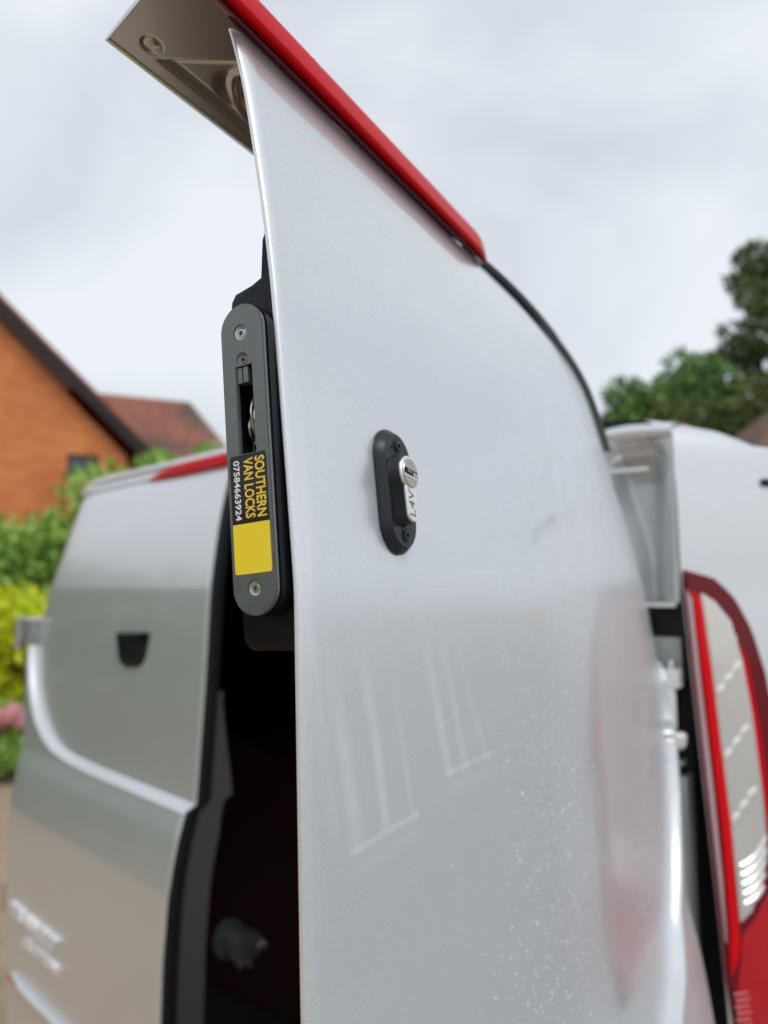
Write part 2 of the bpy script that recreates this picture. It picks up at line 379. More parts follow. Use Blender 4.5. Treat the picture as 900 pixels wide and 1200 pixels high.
# dark seam strip that carries the top line on from the lamp round the corner
pts = [(.545, .2605), (.515, .2625), (.47, .2650), (.42, .2655), (.37, .264), (.32, .2600), (.28, .252), (.248, .240), (.222, .222), (.205, .200), (.194, .178), (.184, .155)]
tt = np.linspace(0, len(pts)-1, 70); pu = np.interp(tt, range(len(pts)), [p[0] for p in pts]); pz = np.interp(tt, range(len(pts)), [p[1] for p in pts])
kk = np.hanning(9); kk /= kk.sum(); pu = np.convolve(np.pad(pu, 4, 'edge'), kk, 'valid'); pz = np.convolve(np.pad(pz, 4, 'edge'), kk, 'valid')
rings = []
for i in range(70):
    j = min(i+1, 69); h = max(i-1, 0); dx, dz = pu[j]-pu[h], pz[j]-pz[h]; L_ = math.hypot(dx, dz); nx, nz_ = dz/L_, -dx/L_
    w = .0040*min(1, (69-i)/25+.1); n0 = float(g(min(pz[i], .256)))
    rings.append([(pu[i]-nx*w*.3, n0-.008, pz[i]-nz_*w*.3), (pu[i]-nx*w*.3, n0-.001, pz[i]-nz_*w*.3), (pu[i]+nx*w*.2, n0+.002, pz[i]+nz_*w*.2), (pu[i]+nx*w, n0-.001, pz[i]+nz_*w), (pu[i]+nx*w, n0-.012, pz[i]+nz_*w)])
mb = MB(near); mb.prism(rings); mb.build('seam_strip', 'seam', door)

# rain drops on the near door
def drops(name, spots, parent):
    mb = MB(); vs = []; fs = []
    for (u, z, r) in spots:
        n0 = float(g(z)); k = len(vs); n0 = n0+float(ND(u, z))
        ang = rng.uniform(0, 6.28)
        for rr, h in ((1, -.05), (.8, .28), (.4, .46)):
            for t in range(6):
                a = ang+t*math.pi/3; uu_ = u+r*rr*math.cos(a); zz_ = z+r*rr*1.15*math.sin(a)
                vs.append(near(uu_, n0+r*h, zz_))
        vs.append(near(u, n0+r*.5, z))
        for l in range(2):
            for t in range(6): s = (t+1) % 6; fs.append((k+l*6+t, k+l*6+s, k+l*6+6+s, k+l*6+6+t))
        for t in range(6): fs.append((k+12+t, k+12+(t+1) % 6, k+18))
    mb.v = vs; mb.q = fs
    return tag(mb.build(name, 'water', parent, sharp=80), kind='stuff')
def ND(u, z): return float(surf_n(u, z))-float(g(z))
sp = []
while len(sp) < 4200:           # loose band of drops down the hinge side half
    z = rng.uniform(-.62, .13); c = np.interp(z, [-.62, -.3, -.1, .05, .13], [.50, .52, .50, .46, .45]); u = rng.normal(c, .065)
    if u < .3 or u > .70: continue
    sp.append((u, z, abs(rng.normal(0, .00042))+.00022))
while len(sp) < 5200:
    z = rng.uniform(.13, .235); u = rng.uniform(.5, .81)
    if rng.random() > (z-.12)/.1: continue
    sp.append((u, z, rng.uniform(.00018, .0004)))
for _ in range(500): sp.append((rng.uniform(.25, .8), rng.uniform(-.3, .2), rng.uniform(.00015, .0004)))
for _ in range(160):
    z = rng.uniform(-.5, -.1); sp.append((float(np.interp(z, [-.5, -.3, -.1], [.3, .22, .12]))+rng.normal(0, .02), z, rng.uniform(.0006, .0013)))
drops('rain_drops', sp, door)
def lamp_drops():
    vs = []; fs = []
    for _ in range(1500):
        u = rng.uniform(.53, .83); t = rng.random()**.7; r_ = rng.uniform(.00022, .00055)
        n0 = -.0318-.0082*t; z0 = .2690+.0100*t; k = len(vs); tn, tz = -.63, .776; on, oz = .776, .63; a = rng.uniform(0, 6.28)
        for rr, h in ((1, -.1), (.7, .45)):
            for q in range(6):
                c_, s_ = r_*rr*math.cos(a+q*1.047), r_*rr*math.sin(a+q*1.047); vs.append(near(u+c_, n0+tn*s_+on*r_*h, z0+tz*s_+oz*r_*h))
        vs.append(near(u, n0+on*r_*.6, z0+oz*r_*.6))
        for q in range(6): w = (q+1) % 6; fs.append((k+q, k+w, k+6+w, k+6+q)); fs.append((k+6+q, k+6+w, k+12))
    mb = MB(); mb.v = vs; mb.q = fs; tag(mb.build('lamp_rain_drops', 'water', door, sharp=80), kind='stuff')
lamp_drops()

# ------------------------------------------------------------------ hook lock fixed to the free edge of the near door
LU = .822
def cap2(cx, cy, hw, hl, n=14):
    """capsule outline (p, q) about a centre"""
    P = []
    for k in range(n+1): a = math.pi*k/n; P.append((cx+hw*math.cos(a), cy+hl-hw+hw*math.sin(a)))
    for k in range(n+1): a = math.pi+math.pi*k/n; P.append((cx+hw*math.cos(a), cy-hl+hw+hw*math.sin(a)))
    return P
CN, CZ0 = -.0222, .0545; AX = nrm((-.089, 1)); PX = np.array((AX[1], -AX[0]))
def lk(p, q, h):       # p across (towards the outside), q up, h out towards the viewer
    n = CN+PX[0]*p+AX[0]*q; z = CZ0+PX[1]*p+AX[1]*q; return near(LU+h, n, z)
lockb = MB(near)
out_ = [(-.0448, .1225), (-.0446, .1290), (-.0425, .1325), (-.0330, .1352), (-.0240, .1398), (-.0222, .1400), (-.0200, .125), (-.0130, .06), (-.0060, .0), (-.0075, -.0255), (-.0305, -.0262), (-.0335, -.023), (-.0345, -.015), (-.037, .03)]
lockb.prism([[(u, n*s+(1-s)*-.025, z*s+(1-s)*.055) for n, z in out_] for u, s in ((.745, 1), (.806, 1), (.8092, .985), (.8098, .96))])
hook = lockb.build('hook_lock', 'plastic', van, sharp=35)
tag(hook, 'hook deadlock case on the free edge of the open door')
b = MB(near); b.prism([[(u, n, z) for n, z in ((-.0290, .134), (-.0285, .1545), (-.0275, .1572), (-.0235, .1580), (-.0225, .1560), (-.0225, .134))] for u in (.795, .808)]); b.build('upright_tab', 'plastic', hook)
# steel faceplate with a real slot cut through it
def plate(name, outer, holes, h0, h1, m, parent, mp):
    bm = bmesh.new(); loops = [outer]+holes; ev = []
    for lp in loops:
        vs = [bm.verts.new((p, q, 0)) for p, q in lp]; ev += [bm.edges.new((vs[i], vs[(i+1) % len(vs)])) for i in range(len(vs))]
    bmesh.ops.triangle_fill(bm, use_beauty=True, edges=ev)
    ex = bmesh.ops.extrude_face_region(bm, geom=bm.faces[:])
    for v in ex['geom']:
        if isinstance(v, bmesh.types.BMVert): v.co.z = 1
    off = parent_world(parent)
    for v in bm.verts: v.co = Vector(mp(v.co.x, v.co.y, h0 if v.co.z < .5 else h1))-off
    bmesh.ops.recalc_face_normals(bm, faces=bm.faces)
    ed = [e for e in bm.edges if len(e.link_faces) == 2 and e.calc_face_angle(0) > 1]
    bmesh.ops.bevel(bm, geom=ed, offset=.0004, segments=2, affect='EDGES')
    me = bpy.data.meshes.new(name); bm.to_mesh(me); bm.free(); return link(name, me, m, parent, 30)
circ = lambda cx, cy, r, n=20: [(cx+r*math.cos(2*math.pi*k/n), cy+r*math.sin(2*math.pi*k/n)) for k in range(n)]
rect = lambda x0, x1, y0, y1: [(x0, y0), (x1, y0), (x1, y1), (x0, y1)]
plate('lock_body', cap2(0, 0, .0118, .0662), [rect(-.0042, .0048, .0005, .0392)], -.0125, -.0011, 'plastic', hook, lk)
SC_ = [(-.0006, .0530, .0033), (-.0002, .0413, .0028), (0, -.0545, .0031)]
plate('faceplate', cap2(0, 0, .0112, .0655, 20), [rect(-.0038, .0044, .0010, .0385)]+[circ(x, y, r) for x, y, r in SC_], -.001, .0012, 'face', hook, lk)
for i, (x, y, r) in enumerate(SC_):
    b = MB(lk); ring = lambda rr, h: [(x+rr*math.cos(t), y+rr*math.sin(t), h) for t in np.linspace(0, 2*math.pi, 22)[:-1]]
    b.prism([ring(r*.97, -.001), ring(r*.97, .0008), ring(r*.62, .0004), ring(r*.55, .0006), ring(r*.3, .0006), ring(r*.26, -.001), ring(.0001, -.001)], caps=False)
    sc = b.build('screw', 'zinc' if i != 1 else 'face', hook, sharp=25)
b = MB(lk); b.box(-.0036, .0042, .0012, .0300, -.0145, -.0138); b.build('slot_backing', 'black', hook)
for (p0, p1) in ((-.0036, -.0012), (-.0006, .0020)):
    b = MB(lk); b.box(p0, p1, .0312, .0380, -.004, .0006); b.build('locking_tab', 'face', hook, bevel=.0003)
b = MB(lk)                                  # folded hook seen edge-on in the slot
for dp, q0, q1 in ((.0004, .0310, .006), (.0020, .0285, .004), (-.0010, .0220, .003)):
    rr = []
    for t in np.linspace(0, 1, 14):
        q = q0+(q1-q0)*t; p = dp-.0022*max(0, t-.55)**1.2*2; h = -.008+.006*math.sin(min(1, t*1.15)*math.pi*.9)
        rr.append([(p-.00045, q, h), (p+.00045, q, h), (p+.00045, q-.0004, h-.004), (p-.00045, q-.0004, h-.004)])
    b.prism(rr)
b.build('hook_bolt', 'steel', hook)
# sticker
def rrect(x0, x1, y0, y1, r, n=5):
    P = []
    for cx, cy, a0 in ((x1-r, y1-r, 0), (x0+r, y1-r, 90), (x0+r, y0+r, 180), (x1-r, y0+r, 270)):
        for k in range(n+1): a = math.radians(a0+90*k/n); P.append((cx+r*math.cos(a), cy+r*math.sin(a)))
    return P
SB = rrect(-.0094, .0094, -.0485, .0006, .0012)
def flatpoly(P, h, name, m, mp, parent, th=.00012):
    b = MB(mp); b.prism([[(p, q, h-th) for p, q in P], [(p, q, h) for p, q in P]]); return b.build(name, m, parent, sharp=20)
YS = -.0280
flatpoly([p for p in SB if p[1] > YS]+[(-.0094, YS), (.0094, YS)], .00136, 'sticker', 'stk_black', lk, hook)
Pq = [p for p in SB if p[1] < YS]; flatpoly([(.0094, YS-.00002), (-.0094, YS-.00002)]+Pq, .00136, 'sticker_panel', 'stk_yellow', lk, hook)

def text_mesh(txt, size, bold=0, xs=1.0, shear=0, ext=0.0):
    cu_ = bpy.data.curves.new('t', 'FONT'); cu_.body = txt; cu_.size = size; cu_.offset = bold*size; cu_.align_x = 'LEFT'; cu_.resolution_u = 3
    cu_.shear = shear; cu_.extrude = 0
    ob = bpy.data.objects.new('t', cu_); COL.objects.link(ob); bpy.context.view_layer.update()
    me = bpy.data.meshes.new_from_object(ob.evaluated_get(bpy.context.evaluated_depsgraph_get()))
    bpy.data.objects.remove(ob); bpy.data.curves.remove(cu_)
    co = [(v.co.x*xs, v.co.y) for v in me.vertices]; fs = [tuple(p.vertices) for p in me.polygons]; bpy.data.meshes.remove(me)
    return co, fs
def text_obj(name, txt, length, height, place, m, parent, bold=.012, shear=0, h=(0, .0001)):
    """place(x along, y up, depth) -> world; letters scaled to the given length and cap height"""
    co, fs = text_mesh(txt, 1, bold, 1, shear); co = np.array(co)
    x0, x1 = co[:, 0].min(), co[:, 0].max(); y0, y1 = co[:, 1].min(), co[:, 1].max()
    X = (co[:, 0]-x0)/(x1-x0)*length; Y = (co[:, 1]-y0)/(y1-y0)*height
    bm = bmesh.new(); vs = [bm.verts.new((X[i], Y[i], 0)) for i in range(len(X))]
    for f in fs:
        try: bm.faces.new([vs[i] for i in f])
        except ValueError: pass
    ex = bmesh.ops.extrude_face_region(bm, geom=bm.faces[:])
    for v in ex['geom']:
        if isinstance(v, bmesh.types.BMVert): v.co.z = 1
    off = parent_world(parent)
    for v in bm.verts: v.co = Vector(place(v.co.x, v.co.y, h[0]+(h[1]-h[0])*v.co.z))-off
    bmesh.ops.recalc_face_normals(bm, faces=bm.faces)
    me = bpy.data.meshes.new(name); bm.to_mesh(me); bm.free(); return link(name, me, m, parent, smooth=False)
S0 = .00136
text_obj('lettering', 'SOUTHERN', .0250, .0049, lambda x, y, d: lk(.0036+y, -.0010-x, S0+d), 'stk_gold', hook, .02)
text_obj('lettering', 'VAN LOCKS', .0250, .0049, lambda x, y, d: lk(-.0023+y, -.0010-x, S0+d), 'stk_gold', hook, .02)
text_obj('lettering', '07584663924', .0250, .0032, lambda x, y, d: lk(-.0076+y, -.0014-x, S0+d), 'stk_white', hook, .02)

# ------------------------------------------------------------------ escutcheon and key cylinder on the outer skin
EU, EZ = .7310, .0485; sl = (float(g(.08))-float(g(.017)))/.063; EA = nrm((sl, 1))
def es(p, q, h):       # p across (towards the hinge = screen right), q up, h out of the skin
    n0 = float(g(EZ)); n = n0+EA[0]*q+EA[1]*h; z = EZ+EA[1]*q-EA[0]*h; return near(EU-p, n, z)
b = MB(es); cp = lambda hw, hl, h, c=0: [(p, q, h) for p, q in cap2(0, c, hw, hl, 20)]
b.prism([cp(.0163, .0322, -.0006), cp(.0163, .0322, .0010), cp(.0160, .0319, .0016), cp(.0133, .0292, .0050), cp(.0127, .0286, .0054)])
esc = b.build('lock_escutcheon', 'escut', van, sharp=24); tag(esc, 'black lock plate with a key cylinder on the open door')
HC, HR = .0076, .0089
_es = es
def es(p, q, h): return _es(p-(.0021 if CYL else 0), q, h-(.0008 if CYL and h > .006 else 0))
CYL = True
def euro(hw, hr, bot, n=16):
    """keyhole-shaped profile: round head at HC, straight body down to bot"""
    a0 = math.asin(hw/hr); P = []
    for k in range(2*n+1):
        a = -math.pi/2+a0+(2*math.pi-2*a0)*k/(2*n); P.append((hr*math.cos(a), HC+hr*math.sin(a)))
    for k in range(1, n): a = math.pi+math.pi*k/n; P.append((hw*math.cos(a), bot+hw+hw*math.sin(a)))
    return P
b = MB(es); E = lambda k, h: [(p, q, h) for p, q in euro(.0055+k, HR+k, -.0176-k)]
b.prism([E(.0018, .0045), E(.0014, .0056), E(.0006, .0075), E(.0004, .0110), E(.0002, .0114)]); b.build('cylinder_collar', 'escut', esc, sharp=50)
b = MB(es); b.prism([E(-.0004, .009), E(-.0004, .0124), E(-.0008, .0128)]); cyl = b.build('key_cylinder', 'nickel', esc, sharp=30)
b = MB(es); K = lambda r, h: [(.0006+r*math.cos(t), HC-.0004+r*math.sin(t), h) for t in np.linspace(0, 2*math.pi, 33)[:-1]]
b.prism([K(.0074, .012), K(.0074, .0132), K(.0072, .0134)]); b.build('cylinder_core', 'core', esc, sharp=30)
def kw(x, y, h, a=math.radians(-8)): return es(.0003+x*math.cos(a)-y*math.sin(a), HC-.0002+x*math.sin(a)+y*math.cos(a), h)
b = MB(kw); b.box(-.0066, .0070, -.0024, -.0018, .0132, .01355); b.build('key_groove', 'nickel', esc)
b = MB(kw); b.box(-.0066, .0070, .0011, .0016, .0132, .01352); b.box(-.0066, .0022, -.0013, .00095, .0132, .01355)
b.build('keyhole', 'black', esc)
b = MB(kw)
for x in (-.0036, -.0012): b.box(x, x+.0014, -.0002, .0009, .0132, .0137)
b.build('key_pins', 'core', esc)
text_obj('lettering', 'L4V', .0140, .0056, lambda x, y, d: es(.0021-y, -.0147+x, .0128+d), 'ink', esc, .0, .15, (0, .00006))
CYL = False
for q in (.0225, -.0230):
    b = MB(es); r_ = lambda r, h: [(r*math.cos(t), q+r*math.sin(t), h) for t in np.linspace(0, 2*math.pi, 25)[:-1]]
    b.prism([r_(.0042, .0052), r_(.0042, .0057), r_(.0036, .0057), r_(.0034, .0046), r_(.0030, .0046), r_(.0028, .0062), r_(.0022, .0066), r_(.0013, .0066), r_(.0012, .005), r_(.0002, .005)], caps=False)
    b.build('screw', 'escut', esc, sharp=30)
b = MB(es); b.prism([[(-.0060+.0008*math.cos(t), .0215+.0008*math.sin(t), h) for t in np.linspace(0, 6.283, 13)[:-1]] for h in (.0050, .0056)]); b.build('dowel_mark', 'black', esc)

# ------------------------------------------------------------------ far door fittings
def fs(u, z, d=0): return far(u, float(surf_n(u, z, .87))+d, z)
b = MB(lambda u, d, z: fs(u, z, d))
o1 = [(.475, -.088), (.61, -.083), (.612, -.092), (.598, -.135), (.580, -.150), (.53, -.156), (.50, -.148), (.487, -.135), (.474, -.096)]
cx_ = sum(p[0] for p in o1)/9; cy_ = sum(p[1] for p in o1)/9
rg = lambda s, d: [(cx_+(u-cx_)*s, d, cy_+(z-cy_)*s) for u, z in o1]
b.prism([rg(1, 0), rg(.97, .004), rg(.84, .004), rg(.78, .0018)], caps=False); b.q.append(tuple(range(27, 36)))
hd = b.build('handle_recess', 'plastic', door2)
b = MB(lambda u, d, z: fs(u, z, d)); b.box(.495, .59, .004, .012, -.098, -.088); b.build('door_handle', 'plastic', hd, bevel=.002)
text_obj('badge', 'TRANSIT', .27, .026, lambda x, y, d: fs(.145+x, -.712+y, d), 'badge', door2, .06, .2, (0, .008))
text_obj('badge', 'CUSTOM', .20, .018, lambda x, y, d: fs(.225+x, -.752+y, d), 'badge', door2, .06, .2, (0, .006))
b = MB(lambda u, d, z: fs(u, z, d)); P = []
for u in np.linspace(.165, .80, 30): zc = -.842-.0*u; P.append([(u, .0, zc+.012), (u, .014, zc+.009), (u, .016, zc), (u, .010, zc-.010), (u, 0, zc-.012)])
b.prism(P, caps=True, close=False); b.build('lower_trim', 'chrome', door2)
for z0 in (-.105, -.735):      # hinges at the outer edge
    b = MB(far); b.box(-.060, .03, -.03, .022, z0-.028, z0+.026); hb = b.build('hinge', 'jamb', door2, bevel=.004)
    b = MB(far); b.prism([[(-.052+.012*math.cos(t), .018+.012*math.sin(t), z) for t in np.linspace(0, 6.283, 17)[:-1]] for z in (z0-.045, z0+.018)]); b.build('hinge_barrel', 'steel', hb)
    b = MB(far); b.box(-.066, .034, -.03, .026, z0+.027, z0+.033); b.build('hinge_cap', 'white_metal', hb)
# slam latch that sticks out of the door edge
b = MB(far)
b.prism([[(W-.012+h, -.060+.030*math.cos(t), -.600+.032*math.sin(t)) for t in np.linspace(0, 6.283, 21)[:-1]] for h in (0, .010)])
lt = b.build('latch', 'latch', door2)
b = MB(far); b.prism([[(u, n, z) for n, z in ((-.045, -.595), (-.062, -.582), (-.098, -.590), (-.112, -.606), (-.100, -.628), (-.066, -.634), (-.046, -.620))] for u in (W-.003, W+.020, W+.028)]); b.build('latch_body', 'latch', lt, bevel=.003)
for nn_, zz_ in ((-.062, -.632), (-.078, -.636), (-.103, -.616), (-.112, -.614)):
    b = MB(far); b.prism([[(u, nn_+.0052*math.cos(t), zz_+.0052*math.sin(t)) for t in np.linspace(0, 6.283, 11)[:-1]] for u in (W+.02, W+.033)]); b.build('bolt', 'steel', lt)

# ------------------------------------------------------------------ van body
Ss = [0, .13, .2, .3, .5, 1, 4.]; Aa = [50, 50, 62, 74, 84, 88, 89]
_s = np.linspace(0, 4, 8001); _a = np.radians(np.interp(_s, Ss, Aa)); _d = _s[1]
_f = np.concatenate([[0], np.cumsum(np.sin(_a))[:-1]*_d]); _r = np.concatenate([[0], np.cumsum(np.cos(_a))[:-1]*_d])
BZ = [-1.2, -.7, -.45, -.2, 0, .13, .18]; BV = [.04, .045, .032, .014, .0, -.001, -.004]
def PC(s, z, off=0, roof=0):
    f = np.interp(s, _s, _f); r = np.interp(s, _s, _r)+np.interp(z, BZ, BV)+.028
    a = np.interp(s, _s, _a); return (f-math.cos(a)*off, r+math.sin(a)*off, z)
prof = [('z', z) for z in list(np.linspace(-1.15, .165, 50))]
PR = []
for s in np.concatenate([np.linspace(0, .4, 60), np.linspace(.42, 1, 12), np.linspace(1.2, 3.6, 14)]):
    row = []
    for _, z in prof: row.append(PC(s, z))
    f0, r0, z0 = PC(s, .165); zt = float(np.interp(s, [0, .03, .11, .16, .3, .6], [.232, .231, .222, .205, .200, .204]))
    for k in range(1, 13):
        a = math.pi/2*k/12; row.append((f0+.045*(1-math.cos(a))*(1 if s < .05 else .2)*0, r0-.050*(1-math.cos(a)), .165+(zt-.165)*math.sin(a)))
    rt = row[-1][1]
    for t in np.linspace(.05, 1, 14): row.append((f0, rt*(1-t)+(-.765)*t, zt+.06*math.sin(t*math.pi/2)))
    PR.append(row)
mb = MB(body); mb.grid(PR); bd = mb.build('body_side', 'paint', van, sharp=40)
mb = MB(body); mb.grid([[(f+.03, -1.53-r+.02+.9*max(0, float(uedge(min(z, .2))))*smooth01((z+.1)/.1)*(1 if r > -.2 else 0), z) if r > -.2 else (f+.03, -1.53-r, z) for f, r, z in row] for row in PR]); mb.build('body_side', 'paint', van, sharp=40)
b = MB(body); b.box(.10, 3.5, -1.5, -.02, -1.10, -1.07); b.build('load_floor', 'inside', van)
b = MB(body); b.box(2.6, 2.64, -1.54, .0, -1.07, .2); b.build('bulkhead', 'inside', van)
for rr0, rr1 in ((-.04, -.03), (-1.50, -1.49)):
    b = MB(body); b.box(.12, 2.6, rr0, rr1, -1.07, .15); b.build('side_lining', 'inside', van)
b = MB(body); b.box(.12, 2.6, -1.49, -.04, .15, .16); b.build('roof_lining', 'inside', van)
# front end, simply closed
P = []
for f, k, zt in ((3.55, 1, .2), (4.0, .97, .05), (4.4, .92, -.35), (4.75, .85, -.55), (4.85, .7, -.9)):
    P.append([(f, -.765+s_*.93*k, z) for s_, z in ((-1, -1.15), (-1.0, -.6 if zt > -.5 else zt-.2), (-.86, zt), (.86, zt), (1.0, -.6 if zt > -.5 else zt-.2), (1, -1.15))])
b = MB(body); b.prism(P, caps=True, close=True); b.build('cab', 'paint', van)
# rear bumper and rear wheels
b = MB(body); P = []
for r in np.linspace(-1.66, .13, 24):
    e = max(0, abs(r+.765)-.72)*.8; P.append([(.10, r, -1.12), (-.09+e, r, -1.12), (-.12+e, r, -1.16), (-.12+e, r, -1.33), (-.08+e, r, -1.36), (.10, r, -1.36)])
b.prism(P); b.build('rear_bumper', 'plastic', van, bevel=.006)
for rr_ in (.02, -1.55):
    b = MB(body); w = lambda R_, r: [(.85+R_*math.cos(t), r, -1.31+R_*math.sin(t)) for t in np.linspace(0, 6.283, 37)[:-1]]
    sg = 1 if rr_ > 0 else -1
    b.prism([w(.22, rr_-sg*.18), w(.33, rr_-sg*.17), w(.34, rr_-sg*.12), w(.34, rr_), w(.32, rr_+sg*.03), w(.22, rr_+sg*.035)], caps=False); wh = b.build('wheel', 'tyre', van)
    b = MB(body); b.prism([w(.22, rr_+sg*.03), w(.20, rr_+sg*.01), w(.07, rr_+sg*.02), w(.01, rr_+sg*.03)]); b.build('rim', 'zinc', wh)

# rear pillar beside the open door, behind the gap
def rp(l, bk, z): return body(-bk, -l+.006, z)
P = []
for z in np.linspace(-.018, .206, 40):
    row = []
    for l in np.linspace(-.0195, .16, 44):
        t = (l+.0195)/.18; l2 = l-.030*smooth01((z-.02)/.16)
        bk = -.030*smooth01((l+.012)/.030)+.034*smooth01((l2-.018)/.030)+.012*math.sin(max(0, min(1, (l2-.04)/.06))*3.14)
        top = smooth01((z-.150)/.05)
        row.append((l, bk*(1-.75*top)+.010*top*math.sin(min(1, max(0, t))*3.1), z))
    P.append(row)
b = MB(rp); b.grid(P); pl = b.build('rear_pillar', 'pillar', van)
b = MB(rp); P = []
for l in np.linspace(-.0195, .9, 50):
    up = .004*math.sin(l*40)*(l < .1); P.append([(l, .006, .204), (l, .009, .212+up*.5), (l, .004, .221+up), (l, -.03, .230+up), (l, -.10, .234)])
b.grid(P); b.build('gutter_edge', 'paint', van)
b = MB(rp); b.box(.012, .10, .002, .010, .158, .164); b.build('gutter_lip', 'paint', pl, bevel=.001)
b = MB(rp); b.box(-.014, .10, -.012, .006, -.024, -.0185); b.build('pillar_ledge', 'white_metal', pl, bevel=.0015)
b = MB(rp); b.box(-.018, .12, -.05, -.035, -1.1, -.02); b.build('pillar_recess', 'rubber', pl)
b = MB(rp); b.box(-.016, .05, -.034, -.012, -.120, -.064); b.box(.028, .055, -.034, -.004, -.067, -.026); b.build('recess_plate', 'jamb', pl, bevel=.003)
b = MB(rp); b.box(.0265, .06, -.03, .0, -.30, -.066); b.build('seal_backing', 'rubber', pl)
hg = MB(rp); hg.box(-.017, .016, -.012, .012, -.128, -.104); hgo = hg.build('hinge', 'white_metal', pl, bevel=.002)
b = MB(rp); b.prism([[(-.004+.008*math.cos(t), .006+.008*math.sin(t), z) for t in np.linspace(0, 6.283, 17)[:-1]] for z in (-.178, -.128)]); b.build('hinge_barrel', 'white_metal', hgo)
b = MB(rp); b.box(.004, .04, -.010, .004, -.182, -.130); b.build('hinge_block', 'beige', hgo, bevel=.003)
b = MB(rp); b.prism([[(-.008+.015*math.cos(t)*k, .002+.012*math.sin(t)*k, z) for t in np.linspace(0, 6.283, 17)[:-1]] for z, k in ((-.205, .6), (-.200, .9), (-.188, 1), (-.184, .8))]); b.build('hinge_foot', 'white_metal', hgo)
b = MB(rp); b.prism([[(-.006+.006*math.cos(t)*k, .002+.006*math.sin(t)*k, z) for t in np.linspace(0, 6.283, 13)[:-1]] for z, k in ((-.104, 1), (-.096, .9), (-.093, .5))]); b.build('hinge_pin', 'steel', hgo)
b = MB(rp); b.box(-.016, .03, -.02, .002, -.226, -.221); b.box(-.019, -.012, -.03, .0, -1.1, -.24); b.build('recess_trim', 'jamb', pl, bevel=.001)

# tail light wrapped round the corner
def tail_piece(name, poly, h0, h1, m, parent, zstep=.012, inset=.0016):
    poly = [np.array(p) for p in poly]; zz = sorted({p[1] for p in poly}); z0, z1 = zz[0], zz[-1]
    nz2 = max(2, int((z1-z0)/zstep)); rows = []
    for z in np.linspace(z0+1e-5, z1-1e-5, nz2):
        xs = []
        for i in range(len(poly)):
            a, c = poly[i], poly[(i+1) % len(poly)]
            if (a[1]-z)*(c[1]-z) < 0: xs.append(a[0]+(c[0]-a[0])*(z-a[1])/(c[1]-a[1]))
        if len(xs) >= 2: rows.append((min(xs), max(xs), z))
    b = MB(body); R_ = []
    for i, (a, c, z) in enumerate(rows):
        w = c-a; k = min(inset, w*.3); e = 1 if 0 < i < len(rows)-1 else .3
        ms = np.linspace(a+k, c-k, 12)
        R_.append([PC(a, z, h0), PC(a, z, h0+(h1-h0)*.6*e)]+[PC(s, z, h0+(h1-h0)*e) for s in ms]+[PC(c, z, h0+(h1-h0)*.6*e), PC(c, z, h0)])
    b.prism(R_, close=True); return b.build(name, m, parent, sharp=35)
tl = tail_piece('tail_light', [(0.0030, .026), (0.0308, .023), (0.0546, .009), (0.0774, -.014), (0.0968, -.055), (0.1091, -.11), (0.1162, -.2), (0.1197, -.34), (0.1144, -.52), (0.0792, -.56), (0.0100, -.58), (0.0010, -.47), (0.0020, -.30)], -.004, .007, 'red_dark', van)
tag(tl, 'tall red and clear tail light on the rear corner')
M['flange'] = mat('pale_lens_flange', (.50, .33, .35), .2, coat=.6)
tail_piece('lens_flange', [(.0025, .0), (.0095, -.002), (.0085, -.10), (.0090, -.25), (.0070, -.36), (.0035, -.43), (.0015, -.43), (.0025, -.2)], .006, .0085, 'flange', tl)
tail_piece('red_strip', [(0.0100, .000), (0.0226, -.004), (0.0260, -.10), (0.0277, -.30), (0.0226, -.405), (0.0210, -.44), (0.0040, -.47), (0.0040, -.455), (0.0092, -.42), (0.0142, -.30), (0.0117, -.10)], .006, .0095, 'red_bright', tl)
tail_piece('clear_lens', [(0.0233, -.004), (0.0404, -.012), (0.0639, -.042), (0.0740, -.09), (0.0799, -.16), (0.0807, -.26), (0.0774, -.335), (0.0404, -.405), (0.0250, -.41), (0.0284, -.30), (0.0267, -.10)], .006, .0085, 'clear', tl)
tail_piece('lens_edge', [(0.0720, -.060), (0.0821, -.10), (0.0880, -.18), (0.0888, -.32), (0.0821, -.40), (0.0804, -.40), (0.0804, -.34), (0.0817, -.26), (0.0796, -.16)], .006, .0085, 'red', tl)
M['red_wet'] = mat('wet_red_lens', (.50, .001, .006), .2, coat=.45, coat_rough=.03, spec=.25, bump=(260, .9, .004))
tail_piece('lower_lens', [(0.0283, -.415), (0.0434, -.41), (0.0787, -.37), (0.0854, -.50), (0.0636, -.535), (0.0132, -.555), (0.0065, -.50)], .006, .009, 'red_wet', tl)
tail_piece('bottom_rim', [(.018, -.582), (.09, -.562), (.115, -.522), (.120, -.528), (.09, -.572), (.018, -.592)], -.002, .012, 'chrome', van)
for s in (.0100, .0165, .0225):                        # fine ribs in the clear part
    b = MB(body)
    for z in np.linspace(-.05, -.37, 60):
        pass
b = MB(body)
for k in range(1, 6):
    s0 = .030+k*.0076
    b.prism([[PC(s0, z, .0080), PC(s0+.0006, z, .0091), PC(s0+.0012, z, .0080)] for z in np.linspace(-.03-.006*k, -.36, 30)])
tag(b.build('lens_ribs', 'refl', tl), kind='stuff')
b = MB(body)
